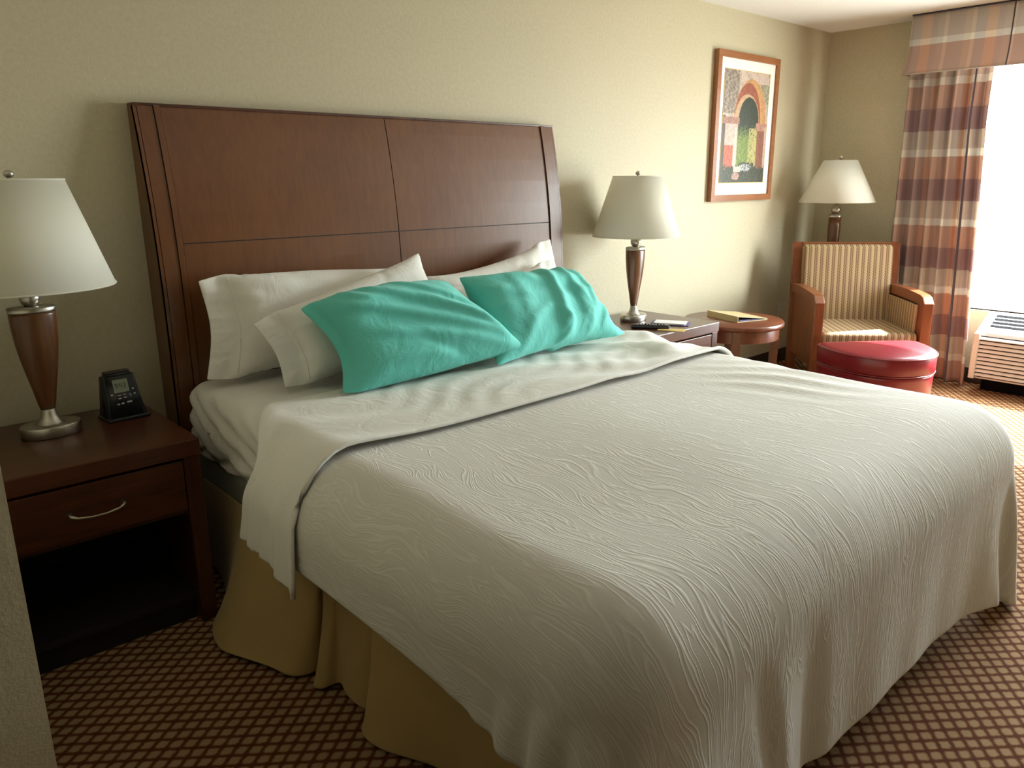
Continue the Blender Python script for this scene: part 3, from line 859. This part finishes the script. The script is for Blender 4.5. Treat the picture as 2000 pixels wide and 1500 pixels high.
slab('cover', [bpt(0, 0, .034), bpt(L_, 0, .034), bpt(L_, W2, .006), bpt(0, W2, .006), bpt(0, 0, .037), bpt(L_, 0, .037), bpt(L_, W2, .009), bpt(0, W2, .009)], M['binder'], t)
slab('spine', [bpt(0, -.003, 0), bpt(L_, -.003, 0), bpt(L_, 0, 0), bpt(0, 0, 0), bpt(0, -.003, .037), bpt(L_, -.003, .037), bpt(L_, 0, .037), bpt(0, 0, .037)], M['binder'], t)
slab('pages', [bpt(.01, .02, .003), bpt(L_-.01, .02, .003), bpt(L_-.01, W2-.02, .003), bpt(.01, W2-.02, .003), bpt(.01, .02, .012), bpt(L_-.01, .02, .012), bpt(L_-.01, W2-.02, .008), bpt(.01, W2-.02, .008)], M['purple'], t)
for a_ in (.02, L_-.02):
    bm = bmesh.new(); p_ = bpt(a_, -.004, .018); sphere(bm, p_, .004); from_bm('rivet', bm, M['nickel'], t, True)

# ------------------------------------------------------------------ armchair
CHA = math.radians(47.84)
chair = thing('armchair', (4.033, -.943, 0), 'wooden armchair with tan striped upholstery in the far corner', 'armchair', rotz=-CHA)
# local: x right (seen from front), y back, z up ; front posts at y=0
CW, CD, CHB, CHA_, CHS = .724, .70, .965, .676, .44
def uvbox(name, b, mat, parent, bev=.02, seg=4, uaxis=0, vaxis=2):
    bm = bmesh.new(); box(bm, *b, bev=bev, seg=seg)
    bmesh.ops.recalc_face_normals(bm, faces=bm.faces)
    l = bm.loops.layers.uv.new('UVMap')
    for f_ in bm.faces:
        for lo in f_.loops: lo[l].uv = (lo.vert.co[uaxis], lo.vert.co[vaxis])
    me = bpy.data.meshes.new(name); bm.to_mesh(me); bm.free()
    return link(name, me, mat, parent, True)
pw = .062
for s in (-1, 1):
    xo, xi = s*CW/2, s*(CW/2-pw)
    x0_, x1_ = min(xo, xi), max(xo, xi)
    # front post incl. arched arm as one side silhouette: arm is high and curved, post drops to the floor
    arm = []
    for y_ in np.linspace(0, CD-.06, 18):
        f_ = y_/(CD-.06)
        arm.append((y_, CHA_+.012*math.sin(f_*PI*.9)-.045*max(0, (.10-f_)/.10)**2))
    low = [(y_, z_-.062) for y_, z_ in arm]
    bm = bmesh.new()
    prism(bm, arm+low[::-1][:-2]+[(.062, 0), (.0, 0)], x0_, x1_, 'x', bev=.006)
    from_bm('arm', bm, M['woodch'], chair)
    # back post
    bm = bmesh.new()
    prism(bm, [(CD-.13, 0), (CD-.08, 0), (CD-.075, .44), (CD, CHB), (CD-.05, CHB), (CD-.13, .44)], x0_, x1_, 'x', bev=.005)
    from_bm('back_post', bm, M['woodch'], chair)
    # side panel
    xp = (xo+xi)/2
    mbox('side_panel', (xp-.012, xp+.012, .05, CD-.10, .20, CHA_-.05), M['woodch'], chair)
    uvbox('arm_pad', (min(xi, xi-s*.018), max(xi, xi-s*.018), .075, CD-.13, .40, CHA_-.062), M['stripe'], chair, bev=.007, uaxis=1, vaxis=2)
mbox('seat_rail', (-CW/2+pw, CW/2-pw, .02, .05, .22, .33), M['woodch'], chair, bev=.004)
mbox('seat_rail', (-CW/2+pw, CW/2-pw, CD-.12, CD-.09, .22, .33), M['woodch'], chair, bev=.004)
uvbox('seat', (-CW/2+pw+.004, CW/2-pw-.004, .01, CD-.14, .29, CHS), M['stripe'], chair, bev=.035, seg=5, uaxis=0, vaxis=1)
# backrest cushion (sheared to follow the reclined posts)
o = uvbox('backrest', (-CW/2+pw-.002, CW/2-pw+.002, -.055, .045, .0, .565), M['stripe'], chair, bev=.03, seg=5)
for v_ in o.data.vertices:
    z_ = v_.co.z
    v_.co.y += CD-.125+z_*.125; v_.co.z = z_+.385
bm = bmesh.new(); box(bm, -CW/2+pw, CW/2-pw, CD-.055, CD-.005, CHB-.035, CHB, .005); from_bm('top_rail', bm, M['woodch'], chair)
bm = bmesh.new(); prism(bm, [(CD-.10, .40), (CD-.085, .40), (CD-.01, .95), (CD-.025, .95)], -CW/2+pw, CW/2-pw, 'x'); from_bm('back_panel', bm, M['woodch'], chair)

# ------------------------------------------------------------------ ottoman
A_, B_ = np.array([3.625, -.80]), np.array([4.125, -1.20])
mid = (A_+B_)/2; ex = (B_-A_)/np.linalg.norm(B_-A_); ey = np.array([ex[1], -ex[0]])   # ey points to the camera
if ey @ (np.array([-.9, -3.0])-mid) < 0: ey = -ey
hl = np.linalg.norm(B_-A_)/2
def dshape(grow=0, n=64):
    pts = []
    a_, b_ = hl+grow, .455+grow
    for th in np.linspace(0, PI, n):
        c_, s_ = math.cos(th), math.sin(th)
        e_ = 2/2.25
        px = a_*abs(c_)**e_*(1 if c_ >= 0 else -1); py = b_*abs(s_)**e_
        pts.append((px, py))
    # round back corners
    back = [(-a_+.03, -.035-grow*.5), (a_-.03, -.035-grow*.5)]
    pts = pts+[back[0], (0, -.04-grow*.5), back[1]]
    return pts
ott = thing('ottoman', (mid[0], mid[1], 0), 'red leather half-moon ottoman in front of the armchair', 'ottoman')
def dworld(p): v_ = ex*p[0]+ey*p[1]; return (v_[0], v_[1])
def dring_loft(name, levels, mat, cap_dome=0):
    """levels: list of (grow, z)"""
    bm = bmesh.new(); rings = []
    for gr, z in levels: rings.append([bm.verts.new((*dworld(p), z)) for p in dshape(gr)])
    n = len(rings[0])
    for a, b in zip(rings, rings[1:]):
        for i in range(n): bm.faces.new((a[i], a[(i+1) % n], b[(i+1) % n], b[i]))
    bm.faces.new(rings[0])
    if cap_dome:
        last = dshape(levels[-1][0]); c_ = (0, .18)
        prev = rings[-1]
        for s in (.9, .75, .55, .3):
            r_ = [bm.verts.new((*dworld((c_[0]+(p[0]-c_[0])*s, c_[1]+(p[1]-c_[1])*s)), levels[-1][1]+cap_dome*(1-s**2))) for p in last]
            for i in range(n): bm.faces.new((prev[i], prev[(i+1) % n], r_[(i+1) % n], r_[i]))
            prev = r_
        bm.faces.new(prev)
    else: bm.faces.new(rings[-1])
    return from_bm(name, bm, mat, ott, True)
dring_loft('body', [(-.012, .02), (-.006, .022), (-.004, .27), (.0, .288), (-.004, .296), (-.02, .300)], M['leather'])
dring_loft('lid', [(-.02, .300), (-.002, .303), (.003, .312), (.004, .40), (.0, .408), (-.012, .414)], M['leather'], cap_dome=.03)
bm = bmesh.new()
for zz, gr in ((.404, .005), (.302, .002)):
    ring = [(*dworld(p), zz) for p in dshape(gr)]; ring.append(ring[0]); tube(bm, ring, .0035, 6)
from_bm('piping', bm, M['leather'], ott, True)
dring_loft('plinth', [(-.03, 0), (-.03, .021)], M['dark'])

# ------------------------------------------------------------------ air conditioner under the window
ac = thing('air_conditioner', (4.87, -1.86, 0), 'cream wall air conditioner with a slatted front under the window', 'air conditioner')
ay0, ay1 = -2.39+1.86, -1.32+1.86
ox = -4.87
prof = [(4.765, .095), (4.765, .385), (4.775, .405), (4.985, .515), (5.003, .515), (5.003, .095)]
bm = bmesh.new(); prism(bm, [(p[0]+ox, p[1]) for p in prof], ay0, ay1, 'y', bev=.006); from_bm('cabinet', bm, M['acwhite'], ac)
# slatted front
for k in range(10):
    z_ = .112+k*.0272
    bm = bmesh.new(); prism(bm, [(4.766+ox, z_), (4.766+ox, z_+.021), (4.757+ox, z_+.019), (4.748+ox, z_+.006), (4.748+ox, z_+.002)], ay0+.035, ay1-.035, 'y')
    from_bm('louver', bm, M['acwhite'], ac)
mbox('front_grille', (4.7635+ox, 4.7662+ox, ay0+.03, ay1-.03, .105, .383), M['acdark'], ac)
mbox('end_panel', (4.742+ox, 4.77+ox, ay1-.036, ay1+.002, .092, .40), M['acwhite'], ac, bev=.008, seg=3, smooth=True)
mbox('end_panel', (4.742+ox, 4.77+ox, ay0-.002, ay0+.036, .092, .40), M['acwhite'], ac, bev=.008, seg=3, smooth=True)
# top outlet grille, near-black strips for the shade in its recessed slots, with thin cream bars on the sloping top
sl = math.atan2(.11, .21)
for k in range(4):
    f0 = .28+k*.165; f1 = f0+.105
    for y0_, y1_ in ((ay1-.36, ay1-.06), (ay1-.72, ay1-.375), (ay0+.06, ay1-.735)):
        bm = bmesh.new()
        P_ = lambda f_, o_: (4.775+ox+.21*f_-o_*math.sin(sl), .405+.11*f_+o_*math.cos(sl))
        prism(bm, [P_(f0, .0), P_(f1, .0), P_(f1, .0015), P_(f0, .0015)], y0_, y1_, 'y')
        from_bm('vent_slot', bm, M['acdark'], ac)
mbox('gap_shade', (4.86+ox, 4.99+ox, ay0+.05, ay1-.05, 0, .10), M['acdark'], ac)  # added near-black block in place of the shadow in the gap below

# ------------------------------------------------------------------ curtain and valance
def curtain():
    zs = np.linspace(.012, 2.12, 60); us = np.linspace(0, 1, 150)
    P = np.zeros((len(us), len(zs), 3)); uvs = np.zeros((len(us), len(zs), 2))
    for j, z in enumerate(zs):
        f = z/2.2
        yl = -.668+.012*f; yr = -1.275+.095*min(1, f*1.25)
        y = yl+(yr-yl)*us
        amp = .030+.012*(1-f)
        x = 4.885+amp*np.sin(us*2*PI*5.2+3.71+.10*np.sin(z*2.1))+.010*np.sin(us*2*PI*11+z*1.3)
        x = x-.018*np.clip((us-.80)/.1, 0, 1)
        P[:, j, 0] = x; P[:, j, 1] = y; P[:, j, 2] = z
    uvs[..., 0] = us[:, None]*.62; uvs[..., 1] = zs[None, :]
    c = (4.885, -.95, 0)
    o = link('curtain', grid_mesh('curtain', rel(P, c), uvs), M['curtain'], None, True, c)
    add_mods(o, 0, .003)
    tag(o, 'rust and cream plaid curtain panel hanging beside the bright window', 'curtain')
    # dark vertical stripe near its inner side
    k0, k1 = 118, 122
    Q = P[k0:k1, :].copy(); Q[..., 0] -= .006
    link('dark_stripe', grid_mesh('dark_stripe', rel(Q, c), uvs[k0:k1]), M['band'], o, True)
curtain()
val = thing('valance', (4.89, -1.9, 2.07), 'plaid box valance mounted below the ceiling above the window', 'valance')
vy0, vy1 = -3.2, -.672
def vx(z): return 4.782-.028*max(0, (2.16-z)/.10)**1.5
def valance():
    zs = np.linspace(2.067, 2.432, 16); ys = np.linspace(vy1, vy0, 90)
    path = [(5.0, vy1)]; n_s = 12
    pts = []
    for x in np.linspace(5.0, 4.782, n_s): pts.append(('s', x, vy1))
    for y in ys[1:]: pts.append(('f', 4.782, y))
    P = np.zeros((len(pts), len(zs), 3)); uvs = np.zeros((len(pts), len(zs), 2)); L = 0; prev = None
    for i, (k, x, y) in enumerate(pts):
        if prev: L += math.hypot(x-prev[0], y-prev[1])
        prev = (x, y)
        for j, z in enumerate(zs):
            fl = .022*max(0, (2.20-z)/.13)**1.6
            px, py = x, y
            if k == 'f' : px -= fl
            corner = max(0, 1-abs(y-vy1)/.02) if k == 'f' else (5.0-x)/.22
            py += fl*corner
            if k == 's': px -= fl*corner
            P[i, j] = (px, py, z); uvs[i, j] = (L, z)
    c = (4.89, -1.9, 2.07)
    o = link('panel', grid_mesh('panel', rel(P, c), uvs), M['valance'], val, True); add_mods(o, 0, .006)
    bm = bmesh.new(); tube(bm, [tuple(p) for p in rel(P[:, -1], c)+np.array([0, 0, .001])], .006, 8); from_bm('top_cord', bm, M['cord'], val, True)
    bm = bmesh.new(); i = int(np.argmin(abs(P[:, 0, 1]+1.27))); tube(bm, [tuple(p) for p in rel(P[i], c)+np.array([-.005, 0, 0])], .004, 8); from_bm('seam_cord', bm, M['cord'], val, True)
    bm = bmesh.new(); tube(bm, [tuple(p) for p in rel(P[:, 0], c)], .004, 8); from_bm('bottom_cord', bm, M['valance'], val, True)
    bm = bmesh.new(); box(bm, 4.785-c[0], 5.0-c[0], vy0-c[1], vy1-.003-c[1], 2.415-c[2], 2.430-c[2]); from_bm('board', bm, M['winframe'], val)
valance()

# ------------------------------------------------------------------ framed picture
px0, px1, pz0, pz1 = 3.522, 4.264, 1.257, 2.187
pic = thing('framed_picture', ((px0+px1)/2, -.005, pz0), 'framed print of a brick garden archway on the wall above the side table', 'picture')
pc = (px0+px1)/2; fw = .040
bm = bmesh.new()
X0, X1, Z0, Z1 = px0-pc, px1-pc, 0, pz1-pz0
def mitre(a, b, c, d):
    va = [bm.verts.new((p[0], -.030, p[1])) for p in (a, b, c, d)]; vb = [bm.verts.new((p[0], .004, p[1])) for p in (a, b, c, d)]
    bm.faces.new(va); bm.faces.new(vb)
    for i in range(4): bm.faces.new((va[i], va[(i+1) % 4], vb[(i+1) % 4], vb[i]))
mitre((X0, Z0), (X1, Z0), (X1-fw, Z0+fw), (X0+fw, Z0+fw)); mitre((X1, Z0), (X1, Z1), (X1-fw, Z1-fw), (X1-fw, Z0+fw))
mitre((X1, Z1), (X0, Z1), (X0+fw, Z1-fw), (X1-fw, Z1-fw)); mitre((X0, Z1), (X0, Z0), (X0+fw, Z0+fw), (X0+fw, Z1-fw))
from_bm('frame', bm, M['frame'], pic)
mbox('mat_board', (X0+fw, X1-fw, -.018, .0, Z0+fw, Z1-fw), M['mat'], pic)
def picture_print():
    n, m = 110, 200
    u, v = np.meshgrid(np.linspace(0, 1, n), np.linspace(0, 1, m), indexing='ij')   # v up
    ax0, ax1, az0, az1 = X0+.092, X1-.105, .118, Z1-.105
    def nz(fu, fv, s):
        r = np.random.RandomState(s); out = np.zeros_like(u)
        for k in range(5):
            a, b, p, q = r.rand(4)*6.28; fu_ = fu*(1.7**k); fv_ = fv*(1.7**k)
            out += np.sin(u*fu_*6.28+a+2*np.sin(v*fv_*3+p))*np.sin(v*fv_*6.28+b+2*np.sin(u*fu_*2+q))/(1.4**k)
        return np.clip(.5+out*.3, 0, 1)
    n1, n2, n3, n4 = nz(3, 4, 1), nz(6, 9, 2), nz(9, 14, 3), nz(14, 22, 4)
    n5 = np.random.RandomState(9).rand(n, m)
    def mixc(a, b, t): t = t[..., None]; return np.array(a)*(1-t)+np.array(b)*t
    img = mixc((.42, .33, .27), (.62, .55, .48), n2)                      # plaster
    img = np.where((u < .32)[..., None] & (v > .62)[..., None], mixc((.15, .12, .09), (.50, .42, .36), n3), img)
    img = np.where(((u > .80) & (v > .72))[..., None], mixc((.22, .21, .13), (.52, .48, .38), n3), img)
    sky = (u > .35) & (v > .90) & (n1 > .35); img = np.where(sky[..., None], np.array((.62, .50, .44)), img)
    # arch: outer barrel (leaf-shaped ring), springing at v=.56
    cx, sp = .60, .56
    def arch(cx, hw, top, bottom):
        t = np.clip((v-sp)/(top-sp), 0, 1); half = hw*np.sqrt(np.clip(1-t**2, 0, 1))
        return (np.abs(u-cx) < half) & (v > bottom) & (v < top)
    outer = arch(.60, .36, .935, .50)
    img = np.where(outer[..., None], mixc((.50, .26, .10), (.62, .40, .20), n2), img)
    inner_b = arch(.54, .29, .90, .50)
    img = np.where(inner_b[..., None], mixc((.28, .08, .04), (.42, .15, .08), n3), img)
    ring2 = arch(.53, .275, .80, .50); img = np.where(ring2[..., None], mixc((.52, .33, .20), (.60, .44, .28), n2), img)
    op = arch(.56, .235, .775, .13) & (u > .30)
    opening = ((np.abs(u-.57) < .225) & (v <= sp) & (v > .14)) | arch(.57, .225, .775, .5)
    green = mixc((.02, .03, .015), (.05, .07, .03), n3)
    gv = mixc((.10, .16, .03), (.34, .42, .12), n4)
    lit = mixc((.40, .36, .14), (.55, .50, .25), n2)
    t_ = np.clip((.52-v)/.12+(n3-.5)*.8, 0, 1)
    inside = mixc((0, 0, 0), (1, 1, 1), t_); inside = green*(1-inside)+gv*inside
    r_ = ((u > .60) & (v < .50) & (n3 > .25))[..., None]; inside = np.where(r_, lit, inside)
    img = np.where(opening[..., None], inside, img)
    # left pier
    lp = (u < .34) & (v < .56); img = np.where(lp[..., None], mixc((.48, .38, .33), (.62, .52, .47), n2), img)
    lb = (u > .07) & (u < .26) & (v < .34) & (v > .13); img = np.where(lb[..., None], mixc((.40, .06, .03), (.58, .24, .13), n4), img)
    img = np.where(((u < .07) & (v < .60))[..., None], np.array((.12, .08, .06)), img)
    img = np.where(((u > .28) & (u < .33) & (v < .5))[..., None], np.array((.62, .58, .48)), img)
    cap = (u < .37) & (v > .53) & (v < .59); img = np.where(cap[..., None], mixc((.30, .14, .10), (.50, .30, .24), n3), img)
    # right pier
    rp = (u > .78) & (u < .95) & (v < .52); img = np.where(rp[..., None], mixc((.22, .08, .04), (.36, .16, .10), n4), img)
    rc = (u > .75) & (v > .48) & (v < .55); img = np.where(rc[..., None], mixc((.40, .20, .14), (.55, .35, .28), n2), img)
    img = np.where(((u > .95) & (v < .52))[..., None], mixc((.50, .34, .28), (.60, .46, .40), n2), img)
    # flower bed
    fb = (v < .12+.05*n2+.04*(u > .4)*(u < .75)); img = np.where(fb[..., None], mixc((.03, .04, .025), (.20, .20, .13), n5*n4), img)
    wf = ((u-.55)**2/.02+(v-.14)**2/.0012 < 1) & (n5 > .45); img = np.where(wf[..., None], np.array((.55, .56, .58)), img)
    pf = ((u-.35)**2/.008+(v-.06)**2/.0012 < 1) & (n5 > .3); img = np.where(pf[..., None], np.array((.60, .38, .32)), img)
    path = (u > .30) & (u < .45) & (v > .10) & (v < .15); img = np.where(path[..., None], np.array((.55, .50, .44)), img)
    img = (img*(.85+.30*n5[..., None]))**1.2*.92
    X = ax0+(ax1-ax0)*u; Z = az0+(az1-az0)*v
    P = np.stack([X, np.full_like(X, -.0195), Z], -1)
    me = grid_mesh('print', P)
    ca = me.color_attributes.new('Col', 'FLOAT_COLOR', 'POINT')
    ca.data.foreach_set('color', np.concatenate([img, np.ones((n, m, 1))], -1).reshape(-1).astype(np.float32))
    mt = newmat('garden_arch_print', (.5, .5, .5), .5); g = N(mt)
    at = g.n('ShaderNodeVertexColor'); at.layer_name = 'Col'; g.color(at.outputs[0])
    link('print', me, mt, pic)
    bm = bmesh.new()
    for a, b in (((ax0, az0), (ax1, az0)), ((ax1, az0), (ax1, az1)), ((ax1, az1), (ax0, az1)), ((ax0, az1), (ax0, az0))):
        tube(bm, [(a[0], -.0195, a[1]), (b[0], -.0195, b[1])], .0022, 6)
    from_bm('fillet', bm, M['yellow'], pic)
picture_print()

# wall outlet low behind the armchair
o = mbox('wall_plate', (-.036, .036, -.006, .0, -.058, .058), M['plate'], None, bev=.003); o.location = (4.60, 0, .42)
tag(o, 'cream outlet plate low on the back wall left of the armchair', 'outlet')

# ------------------------------------------------------------------ camera
cam = bpy.data.cameras.new('camera'); co = bpy.data.objects.new('camera', cam); C.objects.link(co)
cam.sensor_width = 36; cam.lens = 1505.8753/2000*36; cam.clip_start = .02
yaw, pit, rol = math.radians(42.1542), math.radians(-14.915), math.radians(-.4209)
fwd = Vector((math.sin(yaw)*math.cos(pit), math.cos(yaw)*math.cos(pit), math.sin(pit)))
rt = Vector((math.cos(yaw), -math.sin(yaw), 0)); up = rt.cross(fwd)
r2 = rt*math.cos(rol)+up*math.sin(rol); u2 = up*math.cos(rol)-rt*math.sin(rol)
Mx = Matrix((r2, u2, -fwd)).transposed().to_4x4(); Mx.translation = Vector((-.9151, -2.9886, 1.4123))
co.matrix_world = Mx
bpy.context.scene.camera = co

# ------------------------------------------------------------------ light
wd = bpy.data.worlds.new('World'); bpy.context.scene.world = wd; wd.use_nodes = True
nt = wd.node_tree; bg = nt.nodes['Background']
tc = nt.nodes.new('ShaderNodeTexCoord'); sxyz = nt.nodes.new('ShaderNodeSeparateXYZ'); rp = nt.nodes.new('ShaderNodeValToRGB')
nt.links.new(tc.outputs['Generated'], sxyz.inputs[0])
mr = nt.nodes.new('ShaderNodeMapRange'); mr.inputs[1].default_value = -.15; mr.inputs[2].default_value = .25
nt.links.new(sxyz.outputs[2], mr.inputs[0]); nt.links.new(mr.outputs[0], rp.inputs[0])
rp.color_ramp.elements[0].color = (.52, .52, .48, 1); rp.color_ramp.elements[1].color = (.91, .965, 1.0, 1)
nt.links.new(rp.outputs[0], bg.inputs[0]); bg.inputs[1].default_value = 9.0
po = bpy.data.lights.new('window_portal', 'AREA'); po.shape = 'RECTANGLE'; po.size = WY1-WY0; po.size_y = WZ1-WZ0
po.cycles.is_portal = True
pob = bpy.data.objects.new('window_portal', po); C.objects.link(pob)
pob.location = (XR+.15, (WY0+WY1)/2, (WZ0+WZ1)/2); pob.rotation_euler = Matrix(((0, 0, 1), (1, 0, 0), (0, 1, 0))).to_euler()
su = bpy.data.lights.new('sun', 'SUN'); su.energy = 10; su.angle = math.radians(1.0); su.color = (1, .95, .88)
suo = bpy.data.objects.new('sun', su); C.objects.link(suo)
dr = Vector((-1, .46, -1.3)).normalized(); suo.rotation_euler = dr.to_track_quat('-Z', 'Y').to_euler(); suo.location = (7, -3, 4)

sc = bpy.context.scene
sc.view_settings.view_transform = 'Standard'; sc.view_settings.look = 'None'
sc.view_settings.gamma = 1; sc.view_settings.use_curve_mapping = False
sc.view_settings.exposure = 2.4
try:
    sc.cycles.use_denoising = True; sc.cycles.denoiser = 'OPENIMAGEDENOISE'
    sc.cycles.max_bounces = 10; sc.cycles.diffuse_bounces = 4; sc.cycles.sample_clamp_indirect = 8
    sc.cycles.use_adaptive_sampling = False
except Exception: pass
